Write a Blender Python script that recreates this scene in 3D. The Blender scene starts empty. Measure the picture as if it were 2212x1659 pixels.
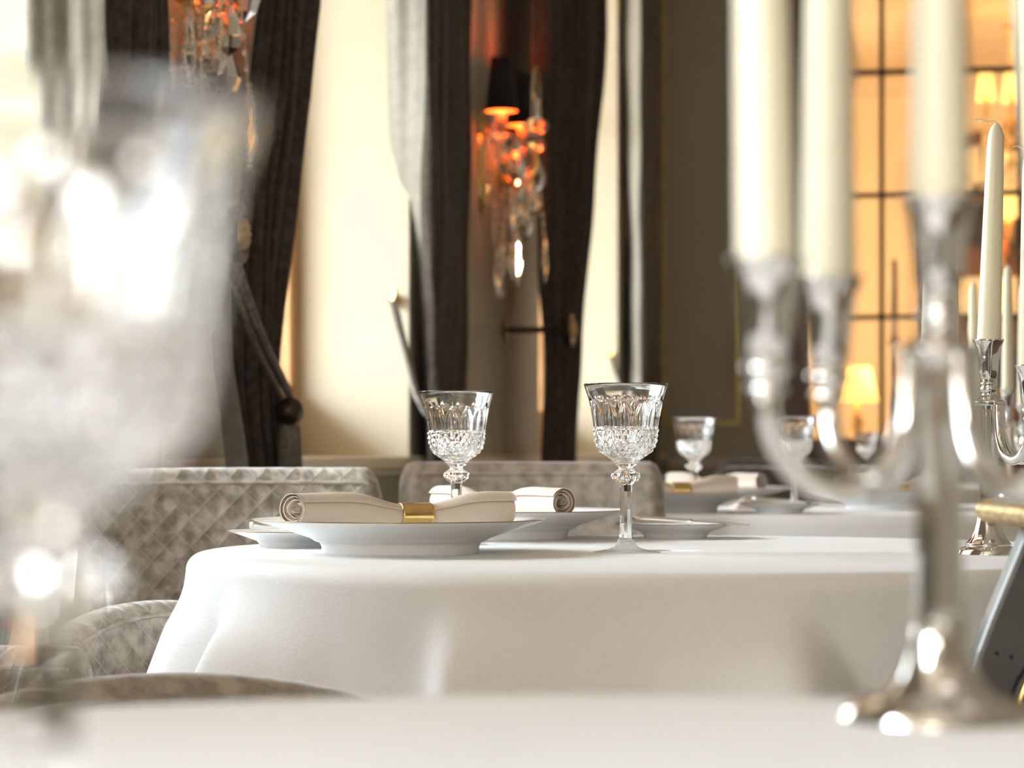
import bpy, math, random
import numpy as np
from mathutils import Vector, Matrix
random.seed(7)
SC = bpy.context.scene
COL = SC.collection
PI = math.pi
W, H, FPX, HOR, CZ = 2212, 1659, 5530.0, 975.0, 0.865
TZ = 0.75                                     # height of every cloth-covered table top

def X_at(px, Y): return (px - 1106.0) / FPX * Y
def Z_at(py, Y): return CZ - (py - HOR) / FPX * Y

# ------------------------------------------------------------------ node materials
def mat(name, col, rough=.5, metal=0., noise=0., nscale=20., bump=0., bscale=200., sheen=0., trans=0., ior=1.45,
        emit=None, estr=0., spec=.5, sss=0., stretch=None):
    m = bpy.data.materials.new(name); m.use_nodes = True
    nt = m.node_tree; b = nt.nodes['Principled BSDF']
    b.inputs['Base Color'].default_value = (*col, 1)
    b.inputs['Roughness'].default_value = rough
    b.inputs['Metallic'].default_value = metal
    b.inputs['IOR'].default_value = ior
    b.inputs['Specular IOR Level'].default_value = spec
    if trans: b.inputs['Transmission Weight'].default_value = trans
    if sheen:
        b.inputs['Sheen Weight'].default_value = sheen
        b.inputs['Sheen Roughness'].default_value = .4
    if sss:
        b.inputs['Subsurface Weight'].default_value = sss
        b.inputs['Subsurface Radius'].default_value = (.02, .015, .008)
        b.inputs['Subsurface Scale'].default_value = .35
    if emit:
        b.inputs['Emission Color'].default_value = (*emit, 1)
        b.inputs['Emission Strength'].default_value = estr
    tc = None
    if noise or bump:
        tc = nt.nodes.new('ShaderNodeTexCoord')
        mp = nt.nodes.new('ShaderNodeMapping'); nt.links.new(tc.outputs['Object'], mp.inputs[0])
        if stretch: mp.inputs['Scale'].default_value = stretch
    if noise:
        n = nt.nodes.new('ShaderNodeTexNoise'); n.inputs['Scale'].default_value = nscale
        n.inputs['Detail'].default_value = 5
        nt.links.new(mp.outputs[0], n.inputs['Vector'])
        r = nt.nodes.new('ShaderNodeValToRGB')
        r.color_ramp.elements[0].position = .35; r.color_ramp.elements[1].position = .65
        r.color_ramp.elements[0].color = (*[c * (1 - noise) for c in col], 1)
        r.color_ramp.elements[1].color = (*[min(1, c * (1 + noise)) for c in col], 1)
        nt.links.new(n.outputs['Fac'], r.inputs[0]); nt.links.new(r.outputs[0], b.inputs['Base Color'])
    if bump:
        n2 = nt.nodes.new('ShaderNodeTexNoise'); n2.inputs['Scale'].default_value = bscale
        n2.inputs['Detail'].default_value = 2
        nt.links.new(mp.outputs[0], n2.inputs['Vector'])
        bp = nt.nodes.new('ShaderNodeBump'); bp.inputs['Strength'].default_value = bump
        bp.inputs['Distance'].default_value = .002
        nt.links.new(n2.outputs['Fac'], bp.inputs['Height']); nt.links.new(bp.outputs[0], b.inputs['Normal'])
    return m

def quilt_mat(name, col, dark, scale=26.):
    """velvet with a stitched diamond lattice, driven by the mesh's uv (u along the back, v up)"""
    m = bpy.data.materials.new(name); m.use_nodes = True
    nt = m.node_tree; b = nt.nodes['Principled BSDF']; L = nt.links
    b.inputs['Roughness'].default_value = .75
    b.inputs['Sheen Weight'].default_value = .5
    uv = nt.nodes.new('ShaderNodeUVMap'); sep = nt.nodes.new('ShaderNodeSeparateXYZ'); L.new(uv.outputs[0], sep.inputs[0])
    def M(op, a, c=None, v=None):
        n = nt.nodes.new('ShaderNodeMath'); n.operation = op
        L.new(a, n.inputs[0])
        if c is not None: L.new(c, n.inputs[1])
        if v is not None: n.inputs[1].default_value = v
        return n.outputs[0]
    a = M('MULTIPLY', M('ADD', sep.outputs[0], sep.outputs[1]), v=scale)
    c = M('MULTIPLY', M('SUBTRACT', sep.outputs[0], sep.outputs[1]), v=scale)
    pa = M('PINGPONG', a, v=.5); pc = M('PINGPONG', c, v=.5)
    mn = M('MINIMUM', pa, pc)
    h = M('POWER', mn, v=.55)
    n = nt.nodes.new('ShaderNodeTexNoise'); n.inputs['Scale'].default_value = 45; n.inputs['Detail'].default_value = 6
    tc = nt.nodes.new('ShaderNodeTexCoord'); L.new(tc.outputs['Object'], n.inputs['Vector'])
    r = nt.nodes.new('ShaderNodeValToRGB')
    r.color_ramp.elements[0].position = .38; r.color_ramp.elements[1].position = .62
    r.color_ramp.elements[0].color = (*dark, 1); r.color_ramp.elements[1].color = (*col, 1)
    L.new(n.outputs['Fac'], r.inputs[0])
    ln = nt.nodes.new('ShaderNodeMapRange'); ln.inputs['From Min'].default_value = .0; ln.inputs['From Max'].default_value = .07
    ln.inputs['To Min'].default_value = .38; ln.inputs['To Max'].default_value = 0.; L.new(mn, ln.inputs['Value'])
    mx = nt.nodes.new('ShaderNodeMixRGB'); mx.inputs[2].default_value = (*[min(1, c * 1.25) for c in col], 1)
    L.new(ln.outputs[0], mx.inputs[0]); L.new(r.outputs[0], mx.inputs[1]); L.new(mx.outputs[0], b.inputs['Base Color'])
    hs = M('ADD', h, M('MULTIPLY', n.outputs['Fac'], v=.5))
    bp = nt.nodes.new('ShaderNodeBump'); bp.inputs['Strength'].default_value = .65; bp.inputs['Distance'].default_value = .008
    L.new(hs, bp.inputs['Height']); L.new(bp.outputs[0], b.inputs['Normal'])
    return m

def pane_mat(name):
    m = bpy.data.materials.new(name); m.use_nodes = True
    nt = m.node_tree; nt.nodes.clear()
    o = nt.nodes.new('ShaderNodeOutputMaterial'); mx = nt.nodes.new('ShaderNodeMixShader')
    t = nt.nodes.new('ShaderNodeBsdfTransparent'); g = nt.nodes.new('ShaderNodeBsdfGlossy')
    t.inputs[0].default_value = (.97, .98, .97, 1); g.inputs['Roughness'].default_value = .4
    mx.inputs[0].default_value = .03
    nt.links.new(t.outputs[0], mx.inputs[1]); nt.links.new(g.outputs[0], mx.inputs[2]); nt.links.new(mx.outputs[0], o.inputs[0])
    return m

def crystal_mat(name, tint=(1, 1, 1), rough=0.0, ior=1.54, clear=0.0):
    m = bpy.data.materials.new(name); m.use_nodes = True
    nt = m.node_tree; nt.nodes.clear()
    o = nt.nodes.new('ShaderNodeOutputMaterial'); g = nt.nodes.new('ShaderNodeBsdfGlass')
    g.inputs['Color'].default_value = (*tint, 1); g.inputs['Roughness'].default_value = rough; g.inputs['IOR'].default_value = ior
    t = nt.nodes.new('ShaderNodeBsdfTransparent'); mx = nt.nodes.new('ShaderNodeMixShader'); mx.inputs[0].default_value = clear
    nt.links.new(g.outputs[0], mx.inputs[1]); nt.links.new(t.outputs[0], mx.inputs[2]); nt.links.new(mx.outputs[0], o.inputs[0]); return m

MT = dict(
    cloth=mat('white_linen', (.86, .855, .85), .85, bump=.25, bscale=420, noise=.015, nscale=300, spec=.2),
    napkin=mat('napkin_linen', (.66, .56, .47), .9, bump=.3, bscale=700, noise=.02, nscale=500, spec=.15),
    china=mat('white_porcelain', (.86, .86, .85), .22, noise=.01, nscale=60),
    gilt_line=mat('dark_gilt_line', (.32, .22, .12), .3, .9, noise=.2, nscale=80),
    silver=mat('polished_silver', (.80, .785, .765), .07, 1., noise=.03, nscale=40),
    gold=mat('polished_gold', (.86, .60, .24), .16, 1., noise=.08, nscale=60),
    brass=mat('old_brass', (.55, .38, .17), .35, 1., noise=.2, nscale=60),
    gilt_wood=mat('worn_gilding', (.70, .50, .22), .34, .85, noise=.35, nscale=45, bump=.2, bscale=90, stretch=(.3, 1, 4)),
    wax=mat('ivory_wax', (.80, .75, .58), .38, noise=.015, nscale=40, sss=.25),
    wick=mat('cotton_wick', (.80, .78, .74), .9, noise=.1, nscale=300),
    darkwax=mat('plum_wax', (.06, .025, .03), .4, noise=.1),
    crystal=crystal_mat('cut_crystal'),
    crystal_foot=crystal_mat('clear_crystal_foot', clear=.2),
    prism=crystal_mat('chandelier_crystal', (1, .985, .96), .02),
    velvet=mat('charcoal_taupe_velvet', (.062, .052, .042), .85, noise=.25, nscale=60, bump=.3, bscale=160, sheen=.12, spec=.1),
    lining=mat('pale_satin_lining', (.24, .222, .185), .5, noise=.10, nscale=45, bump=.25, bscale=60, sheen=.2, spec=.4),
    quilt=quilt_mat('quilted_taupe_velvet', (.42, .36, .30), (.19, .155, .12)),
    velvet_plain=mat('taupe_chair_velvet', (.38, .33, .275), .8, noise=.25, nscale=50, bump=.3, bscale=200, sheen=.5, spec=.2),
    walnut=mat('dark_walnut', (.06, .035, .02), .35, noise=.4, nscale=12, stretch=(1, 1, 8)),
    oak=mat('honey_oak_frame', (.50, .27, .11), .4, noise=.2, nscale=15, stretch=(6, 6, .6)),
    brownwood=mat('brown_stained_wood', (.13, .065, .03), .35, noise=.3, nscale=14, stretch=(6, 6, .6)),
    bronze=mat('dark_bronze_bar', (.05, .035, .022), .4, .5, noise=.2),
    wall=mat('greige_wall_paint', (.40, .355, .285), .7, noise=.04, nscale=3, bump=.05, bscale=150),
    wainscot=mat('grey_green_wainscot', (.20, .19, .15), .55, noise=.06, nscale=5),
    rail=mat('cream_rail_paint', (.55, .48, .36), .4, noise=.04, nscale=8),
    reveal=mat('cream_reveal_paint', (.62, .54, .40), .6, noise=.03, nscale=4),
    ceiling=mat('ceiling_plaster', (.72, .68, .60), .9, noise=.03, nscale=2),
    floor=mat('oak_parquet', (.16, .10, .06), .4, noise=.35, nscale=6, stretch=(1, 8, 1)),
    panelgold=mat('gilded_moulding', (.62, .50, .20), .35, .3, noise=.12, nscale=30),
    orange_wall=mat('apricot_wall_paint', (.88, .72, .50), .7, noise=.05, nscale=2),
    cream_ceiling=mat('warm_ceiling', (.80, .66, .48), .8, noise=.03, nscale=2),
    black=mat('black_lacquer', (.022, .022, .022), .35, noise=.2),
    slate=mat('slate_grey_lacquer', (.13, .128, .122), .32, noise=.12, nscale=20, bump=.05, bscale=60),
    shade_out=mat('black_silk_shade', (.012, .011, .010), .8, noise=.2, nscale=200),
    shade_in=mat('copper_shade_lining', (.75, .25, .07), .5, noise=.1),
    sleeve=mat('candle_sleeve', (.75, .45, .22), .5, noise=.05),
    bulb=mat('lit_bulb', (1, .6, .3), .5, emit=(1, .50, .20), estr=60),
    lampshade=mat('glowing_lampshade', (.9, .62, .25), .7, noise=.05, emit=(1, .62, .16), estr=1.5),
    pane=pane_mat('window_glass'),
    fan=mat('cream_fanlight_panel', (.85, .78, .58), .5, noise=.05),
    cord=mat('twisted_taupe_cord', (.16, .14, .11), .7, noise=.35, nscale=120),
    steel=mat('bright_steel', (.9, .89, .87), .32, 1., noise=.03),
)

# ------------------------------------------------------------------ mesh building
class MB:
    def __init__(s): s.v = []; s.f = []; s.flat = set(); s.uv = None
    def add(s, vs, fs, flat=False):
        o = len(s.v); s.v += [tuple(p) for p in vs]
        if flat: s.flat.update(range(len(s.f), len(s.f) + len(fs)))
        s.f += [tuple(i + o for i in f) for f in fs]; return s
    def grid(s, rows, closed=True, flat=False, flip=False):
        n = len(rows[0]); vs = [p for r in rows for p in r]; fs = []
        for j in range(len(rows) - 1):
            for i in range(n if closed else n - 1):
                a, b = j * n + i, j * n + (i + 1) % n
                q = (a, b, b + n, a + n); fs.append(q[::-1] if flip else q)
        return s.add(vs, fs, flat)
    def lathe(s, prof, seg=48, c=(0, 0, 0), flat=False, mod=None):
        rows = []
        for (r, z) in prof:
            row = []
            for i in range(seg):
                a = 2 * PI * i / seg; rr = max(r, 1e-5)
                if mod: rr = rr * mod(a, z)
                row.append((c[0] + rr * math.cos(a), c[1] + rr * math.sin(a), c[2] + z))
            rows.append(row)
        return s.grid(rows, True, flat)
    def tube(s, pts, r, seg=12, cap=True):
        pts = [Vector(p) for p in pts]; n = len(pts)
        rs = r if isinstance(r, (list, tuple)) else [r] * n
        rows = []; up = None
        for i, p in enumerate(pts):
            t = (pts[min(i + 1, n - 1)] - pts[max(i - 1, 0)]).normalized()
            if up is None:
                up = t.cross(Vector((0, 0, 1)))
                if up.length < .05: up = t.cross(Vector((1, 0, 0)))
            up = (up - t * up.dot(t)).normalized(); w = t.cross(up)
            rows.append([p + (up * math.cos(2 * PI * k / seg) + w * math.sin(2 * PI * k / seg)) * rs[i] for k in range(seg)])
        s.grid(rows, True)
        if cap:
            o = len(s.v)
            s.add(rows[0], [tuple(range(seg))[::-1]]); s.add(rows[-1], [tuple(range(seg))])
        return s
    def box(s, lo, hi, fn=None):
        x0, y0, z0 = lo; x1, y1, z1 = hi
        vs = [(x0, y0, z0), (x1, y0, z0), (x1, y1, z0), (x0, y1, z0), (x0, y0, z1), (x1, y0, z1), (x1, y1, z1), (x0, y1, z1)]
        if fn: vs = [fn(*p) for p in vs]
        return s.add(vs, [(3, 2, 1, 0), (4, 5, 6, 7), (0, 1, 5, 4), (1, 2, 6, 5), (2, 3, 7, 6), (3, 0, 4, 7)], True)
    def ball(s, c, r, seg=16, rings=8, sc=(1, 1, 1)):
        rows = []
        for j in range(rings + 1):
            a = -PI / 2 + PI * j / rings
            rows.append([(c[0] + sc[0] * max(r * math.cos(a), 1e-5) * math.cos(2 * PI * i / seg),
                          c[1] + sc[1] * max(r * math.cos(a), 1e-5) * math.sin(2 * PI * i / seg),
                          c[2] + sc[2] * r * math.sin(a)) for i in range(seg)])
        return s.grid(rows, True)
    def mesh(s, name, m, smooth=True):
        me = bpy.data.meshes.new(name); me.from_pydata(s.v, [], s.f); me.update()
        if smooth:
            me.polygons.foreach_set('use_smooth', [i not in s.flat for i in range(len(me.polygons))])
        if s.uv:
            lay = me.uv_layers.new(name='UVMap')
            for l in me.loops: lay.data[l.index].uv = s.uv[l.vertex_index]
        me.materials.append(m); return me
    def build(s, name, m, parent=None, smooth=True, bevel=0, solid=0):
        o = bpy.data.objects.new(name, s.mesh(name, m, smooth)); COL.objects.link(o); o.parent = parent
        if solid:
            md = o.modifiers.new('solid', 'SOLIDIFY'); md.thickness = solid; md.offset = -1
        if bevel:
            md = o.modifiers.new('bevel', 'BEVEL'); md.width = bevel; md.segments = 2; md.limit_method = 'ANGLE'
        return o

def interp(z, zs, rs): return float(np.interp(z, zs, rs))
def sm(a, b, x):
    t = min(1, max(0, (x - a) / (b - a))); return t * t * (3 - 2 * t)
def catmull(pts, n=8):
    P = [Vector(p) for p in pts]; P = [2 * P[0] - P[1]] + P + [2 * P[-1] - P[-2]]; out = []
    for i in range(1, len(P) - 2):
        for k in range(n):
            t = k / n; a, b, c, d = P[i - 1], P[i], P[i + 1], P[i + 2]
            out.append(.5 * ((2 * b) + (c - a) * t + (2 * a - 5 * b + 4 * c - d) * t * t + (3 * b - a - 3 * c + d) * t ** 3))
    out.append(P[-2]); return out

def tag(o, label, cat, group=None, kind=None):
    o['label'] = label; o['category'] = cat
    if group: o['group'] = group
    if kind: o['kind'] = kind
    return o
def empty(name, loc=(0, 0, 0), rz=0., scale=1.):
    o = bpy.data.objects.new(name, None); COL.objects.link(o); o.empty_display_size = .05
    o.location = loc; o.rotation_euler = (0, 0, rz); o.scale = (scale,) * 3; return o
def structure(o): o['kind'] = 'structure'; return o
def copy_tree(o, parent=None):
    c = o.copy(); COL.objects.link(c); c.parent = parent
    for ch in list(o.children): copy_tree(ch, c)
    return c

# ------------------------------------------------------------------ room axes
TH = math.atan(.1825)
U = (math.sin(TH), math.cos(TH)); N = (math.cos(TH), -math.sin(TH))
P0 = (-.2543, 6.42); S_END = 5.11
def Wp(s, t, z): return (P0[0] + s * U[0] + t * N[0], P0[1] + s * U[1] + t * N[1], z)
def S_of(px, t):
    k = (px - 1106.0) / FPX
    return (k * (P0[1] + t * N[1]) - (P0[0] + t * N[0])) / (U[0] - k * U[1])
def Y_of(s, t): return P0[1] + s * U[1] + t * N[1]
def Ep(q, p, z):           # end wall: q to the right along it, p beyond it (minus = into this room)
    return Wp(S_END + p, q, z)
def Q_of(px, p=0.):
    k = (px - 1106.0) / FPX
    ax, ay = P0[0] + (S_END + p) * U[0], P0[1] + (S_END + p) * U[1]
    return (k * ay - ax) / (N[0] - k * N[1])
WTOP = 3.0; SILL = .852; CEIL = 3.45; DEP = .30
WIN = [(-7.6, -5.85), (-3.83, -2.38), (-1.60, 0.0), (1.90, 3.75)]

def build_room():
    # wall with the window openings
    m = MB(); edges = [-9.9] + [e for w in WIN for e in w] + [S_END + .25]
    for i in range(0, len(edges), 2): m.box((edges[i], -.45, 0), (edges[i + 1], 0, CEIL), Wp)
    for a, b in WIN:
        m.box((a, -.45, 0), (b, 0, SILL - .02), Wp); m.box((a, -.45, WTOP), (b, 0, CEIL), Wp)
    structure(m.build('wall_left', MT['wall']))
    m = MB()
    m.box((-9.9, 0, SILL - .03), (S_END, .030, SILL), Wp); m.box((-9.9, 0, SILL - .045), (S_END, .018, SILL - .03), Wp)
    structure(m.build('trim_1', MT['rail'], bevel=.004))
    m = MB()
    m.box((-9.9, 0, .14), (S_END, .008, SILL - .045), Wp)
    for s in np.arange(-9.6, S_END - .9, 1.0):
        for lo, hi in (((s, .008, .22), (s + .8, .02, .245)), ((s, .008, .70), (s + .8, .02, .725)), ((s, .008, .245), (s + .025, .02, .70)), ((s + .775, .008, .245), (s + .8, .02, .70))):
            m.box(lo, hi, Wp)
    structure(m.build('trim_2', MT['wainscot']))
    m = MB(); m.box((-9.9, 0, 0), (S_END, .025, .14), Wp); structure(m.build('baseboard_left', MT['wainscot'], bevel=.004))
    # end wall with the wide interior window
    qa, qb, zb, zt = Q_of(1690), 2.75, .83, 3.08
    m = MB(); m.box((-.0, 0, 0), (qa, .22, CEIL), Ep); m.box((qb, 0, 0), (5.6, .22, CEIL), Ep)
    m.box((qa, 0, 0), (qb, .22, zb), Ep); m.box((qa, 0, zt), (qb, .22, CEIL), Ep)
    structure(m.build('wall_end', MT['wall']))
    m = MB(); q0, q1, z0, z1, w = .008, Q_of(1599), Z_at(919, 11.38), 3.15, .02
    for lo, hi in (((q0, -.022, z0), (q1, 0, z0 + w)), ((q0, -.022, z1), (q1, 0, z1 + w)), ((q0, -.022, z0 + w), (q0 + w, 0, z1)), ((q1 - w, -.022, z0 + w), (q1, 0, z1))):
        m.box(lo, hi, Ep)
    structure(m.build('trim_3', MT['panelgold'], bevel=.004))
    m = MB(); m.box((.03, -.03, SILL - .06), (qa - .02, 0, SILL - .02), Ep); structure(m.build('trim_4', MT['rail'], bevel=.005))
    m = MB(); m.box((.03, -.022, 0), (5.4, 0, .14), Ep); structure(m.build('baseboard_end', MT['wainscot']))
    # other sides
    m = MB(); m.box((4.0, -2.6, 0), (4.2, 11.2, CEIL)); structure(m.build('wall_right', MT['wall']))
    m = MB(); m.box((-4.0, -2.8, 0), (4.2, -2.6, CEIL)); structure(m.build('wall_back', MT['wall']))
    m = MB(); m.box((-4.0, -2.8, -.1), (7.0, 18.0, 0)); structure(m.build('floor', MT['floor']))
    m = MB(); m.box((-4.0, -2.8, CEIL), (5.4, 11.9, CEIL + .1)); structure(m.build('ceiling', MT['ceiling']))
    # windows of the left wall
    for i, (a, b) in enumerate(WIN):
        r = empty('window_%d' % (i + 1)); structure(r)
        m = MB()
        for lo, hi in (((a, -DEP, SILL), (a + .012, -.002, WTOP)), ((b - .012, -DEP, SILL), (b, -.002, WTOP)), ((a, -DEP, WTOP - .012), (b, -.002, WTOP)), ((a, -DEP, SILL - .02), (b, .0, SILL))):
            m.box(lo, hi, Wp)
        m.build('reveal', MT['reveal'], r)
        m = MB(); f = .075; t0, t1 = -DEP - .05, -DEP + .012
        lo_z = SILL + .17
        for lo, hi in (((a, t0, SILL), (b, t1, lo_z)), ((a, t0, WTOP - .09), (b, t1, WTOP)), ((a, t0, lo_z), (a + f, t1, WTOP - .09)), ((b - f, t0, lo_z), (b, t1, WTOP - .09)),
                       (((a + b) / 2 - .05, t0, lo_z), ((a + b) / 2 + .05, t1, WTOP - .09)),
                       ((a + f, t0 + .01, 2.2), (b - f, t1 - .01, 2.24))):
            m.box(lo, hi, Wp)
        m.build('frame', MT['oak'], r, bevel=.006)
        for a2, b2 in ((a + f, (a + b) / 2 - .05), ((a + b) / 2 + .05, b - f)):
            m = MB(); m.box((a2, t0 + .025, lo_z), (b2, t0 + .03, WTOP - .09), Wp); m.build('pane', MT['pane'], r)
        # daylight portal in the opening
        L = bpy.data.lights.new('daylight_portal', 'AREA'); L.shape = 'RECTANGLE'; L.size = b - a; L.size_y = WTOP - SILL
        L.cycles.is_portal = True
        o = bpy.data.objects.new('daylight_portal', L); COL.objects.link(o)
        o.location = Wp((a + b) / 2, -.40, (SILL + WTOP) / 2)
        d = Vector((N[0], N[1], 0)); o.rotation_euler = d.to_track_quat('-Z', 'Z').to_euler()
    # interior window
    r = empty('window_5'); structure(r); m = MB()
    fr = Q_of(1752) - qa
    for lo, hi in (((qa, -.05, zb), (qa + fr, .10, zt)), ((qb - fr, -.05, zb), (qb, .10, zt)), ((qa + fr, -.05, zb), (qb - fr, .10, Z_at(947, 11.3))), ((qa + fr, -.05, zt - .07), (qb - fr, .10, zt)),
                   ((qa, -.09, zb - .04), (qb, -.0, zb))):
        m.box(lo, hi, Ep)
    m.build('frame', MT['brownwood'], r, bevel=.008)
    m = MB(); bw = .011; zl = Z_at(947, 11.3)
    qs = [Q_of(1904.5), Q_of(2203)]; qs += [qs[1] + .6]
    for q in qs: m.box((q - bw, -.005, zl), (q + bw, .025, zt - .07), Ep)
    for z in (Z_at(685, 11.27), Z_at(421.5, 11.27), Z_at(156, 11.27)): m.box((qa + fr, -.008, z - bw), (qb - fr, .028, z + bw), Ep)
    m.build('glazing_bars', MT['bronze'], r)
    m = MB(); m.box((qa + fr, .008, zl), (qb - fr, .012, zt - .07), Ep); m.build('pane', MT['pane'], r)

def build_back_room():
    m = MB(); m.box((-1.6, 4.0, 0), (5.6, 4.15, 3.3), Ep); structure(m.build('wall_far', MT['orange_wall']))
    m = MB(); m.box((-.75, .22, 0), (-.6, 4.0, 3.3), Ep); structure(m.build('wall_far_left', MT['orange_wall']))
    m = MB(); m.box((4.6, .22, 0), (4.75, 4.0, 3.3), Ep); structure(m.build('wall_far_right', MT['orange_wall']))
    m = MB(); m.box((-1.6, .22, 3.12), (5.6, 4.15, 3.3), Ep); structure(m.build('ceiling_far', MT['cream_ceiling']))
    m = MB()
    for q in (.55, 1.15, 1.75, 2.35): m.box((q, .22, 3.02), (q + .10, 3.9, 3.12), Ep)
    m.box((-.6, 3.9, 2.98), (4.6, 4.0, 3.12), Ep)
    structure(m.build('trim_5', MT['cream_ceiling'], bevel=.01))
    # console table
    r = tag(empty('console_table', Ep(.93, 1.35, 0), -TH), 'cream console table behind the glazed partition, lamp and candlestick on it', 'table')
    m = MB(); m.box((-.55, -.2, .86), (.55, .2, .90)); m.build('tabletop', MT['cream_ceiling'], r, bevel=.006)
    m = MB(); m.box((-.5, -.17, .74), (.5, .17, .86)); m.build('apron', MT['cream_ceiling'], r)
    for sx in (-.47, .47):
        for sy in (-.14, .14):
            m = MB(); m.lathe([(.0, 0), (.02, 0), (.022, .1), (.03, .7), (.03, .74), (0, .74)], 12, (sx, sy, 0)); m.build('leg', MT['cream_ceiling'], r)
    # table lamp
    px = 1852; q = Q_of(px, 1.35); Yl = Ep(q, 1.35, 0)[1]
    r = tag(empty('table_lamp', Ep(q, 1.35, .90)), 'small lit table lamp with yellow shade seen through the glazed partition', 'lamp')
    m = MB(); m.lathe([(0, 0), (.06, 0), (.06, .012), (.02, .03), (.03, .09), (.035, .13), (.012, .17), (.01, .24), (0, .24)], 24); m.build('base', MT['brass'], r)
    zs0, zs1 = Z_at(868, Yl) - .90, Z_at(792, Yl) - .90
    m = MB(); m.lathe([(.105, zs0), (.065, zs1)], 32); m.build('lamp_shade', MT['lampshade'], r, solid=.003)
    m = MB(); m.ball((0, 0, (zs0 + zs1) / 2 - .02), .028); m.build('bulb', MT['bulb'], r)
    # dark candle in a candlestick
    q = Q_of(1932, 1.35); zc = Z_at(735, Yl)
    r = tag(empty('candlestick', Ep(q, 1.35, .90)), 'tall dark candlestick holding a plum candle on the console table', 'candlestick')
    h = zc - .90
    m = MB(); m.lathe([(0, 0), (.06, 0), (.06, .01), (.02, .03), (.012, .08), (.018, .2), (.011, .3), (.015, h - .04), (.03, h - .02), (.03, h), (0, h)], 24); m.build('stick', MT['bronze'], r)
    c = empty('candle', Ep(q, 1.35, zc)); tag(c, 'slim dark plum candle standing unlit behind the glazed partition', 'candle')
    m = MB(); m.lathe([(0, 0), (.018, 0), (.013, Z_at(565, Yl) - zc), (0, Z_at(558, Yl) - zc)], 16); m.build('wax', MT['darkwax'], c)
    # chandelier and its shades
    Yc = 13.0
    cen = (X_at(2185, Yc), Yc)
    r = tag(empty('chandelier', (cen[0], cen[1], 3.02)), 'crystal chandelier with small glowing yellow shades in the room behind the glazing', 'chandelier')
    m = MB(); m.lathe([(0, 0), (.05, 0), (.05, -.02), (.008, -.03), (.008, -.45), (.05, -.5), (.03, -.55), (.05, -.62), (.02, -.7), (0, -.72)], 20); m.build('stem', MT['brass'], r)
    zsh = Z_at(213, Yc) - 3.02
    for k in range(6):
        a = PI + .35 + k * PI / 3; rr = .15
        ex, ey = rr * math.cos(a), rr * math.sin(a)
        m = MB(); m.tube(catmull([(0, 0, zsh - .20), (ex * .5, ey * .5, zsh - .27), (ex, ey, zsh - .14), (ex, ey, zsh - .06)]), .006, 8); m.build('arm', MT['brass'], r)
        m = MB(); m.lathe([(.052, zsh), (.034, zsh + .125)], 24, (ex, ey, 0)); m.build('lamp_shade', MT['lampshade'], r, solid=.002)
        m = MB(); m.lathe([(0, zsh - .07), (.011, zsh - .07), (.011, zsh + .02), (0, zsh + .02)], 10, (ex, ey, 0)); m.build('candle_sleeve', MT['sleeve'], r)
        m = MB(); m.ball((ex, ey, zsh + .06), .018, 12, 8, (1, 1, 1.5)); m.build('bulb', MT['bulb'], r)
        for j in range(3):
            m = MB(); z0 = zsh - .20 - .1 * j; f = 1 - .28 * j
            m.ball((ex * f, ey * f, z0), .018, 8, 6, (1, 1, 2)); m.build('pendant', MT['prism'], r)
    # wall lamps on the far wall
    for i, (px, py, lab) in enumerate([(2178, 470, 'lit wall lamp with one yellow shade, low beneath the chandelier'), (2163, 552, 'small orange-glowing wall lamp beneath the yellow shaded one')]):
        q = Q_of(px, 3.9); Yw = Ep(q, 3.9, 0)[1]; z = Z_at(py, Yw); k = 1 if i == 0 else .6
        r = tag(empty('wall_lamp', Ep(q, 3.9, z), -TH), lab, 'lamp')
        m = MB(); m.box((-.03 * k, .0, -.15 * k), (.03 * k, .1, .05 * k)); m.tube([(0, 0, -.1 * k), (0, -.06, -.12 * k), (0, -.08, -.05 * k)], .008, 8); m.build('bracket', MT['brass'], r)
        m = MB(); m.lathe([(.075 * k, 0), (.05 * k, .14 * k)], 24, (0, -.08, 0)); m.build('lamp_shade', MT['lampshade'] if i == 0 else MT['shade_in'], r, solid=.002)
        m = MB(); m.ball((0, -.08, .03), .02); m.build('bulb', MT['bulb'], r)
    # arched overdoor with fan of cream panels
    q = Q_of(2120, 3.9); Yw = Ep(q, 3.9, 0)[1]; zc = Z_at(418, Yw); R = .36
    r = tag(empty('arched_overdoor', Ep(q, 3.98, zc), -TH), 'brown arched cabinet top with a fan of cream panels on the far wall', 'cabinet')
    def arc(r0, r1, a0, a1, y0, y1, n=24):
        m = MB(); rows = []
        for k in range(n + 1):
            a = a0 + (a1 - a0) * k / n; c_, s_ = math.cos(a), math.sin(a)
            rows.append([(r0 * c_, y0, r0 * s_), (r1 * c_, y0, r1 * s_), (r1 * c_, y1, r1 * s_), (r0 * c_, y1, r0 * s_)])
        m.grid(rows, True); return m
    arc(R * .82, R, 0, PI, -.09, 0).build('arch_frame', MT['brownwood'], r, smooth=False)
    for k in range(4): arc(.07, R * .80, k * PI / 4 + .03, (k + 1) * PI / 4 - .03, -.05, -.02).build('fan_panel', MT['fan'], r, smooth=False)
    m = MB(); m.box((-R, -.09, -.05), (R, 0, 0)); m.build('shelf', MT['brownwood'], r)
    m = MB(); m.box((-R, -.04, -zc), (R, 0, -.05)); m.build('door', MT['brownwood'], r)
    for k in range(3):
        m = MB(); m.box((-R + .06, -.06, -.30 - .42 * k), (R - .06, -.04, -.02 - .42 * k - .05)); m.build('door_panel', MT['fan'] if k == 1 else MT['black'], r)
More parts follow.
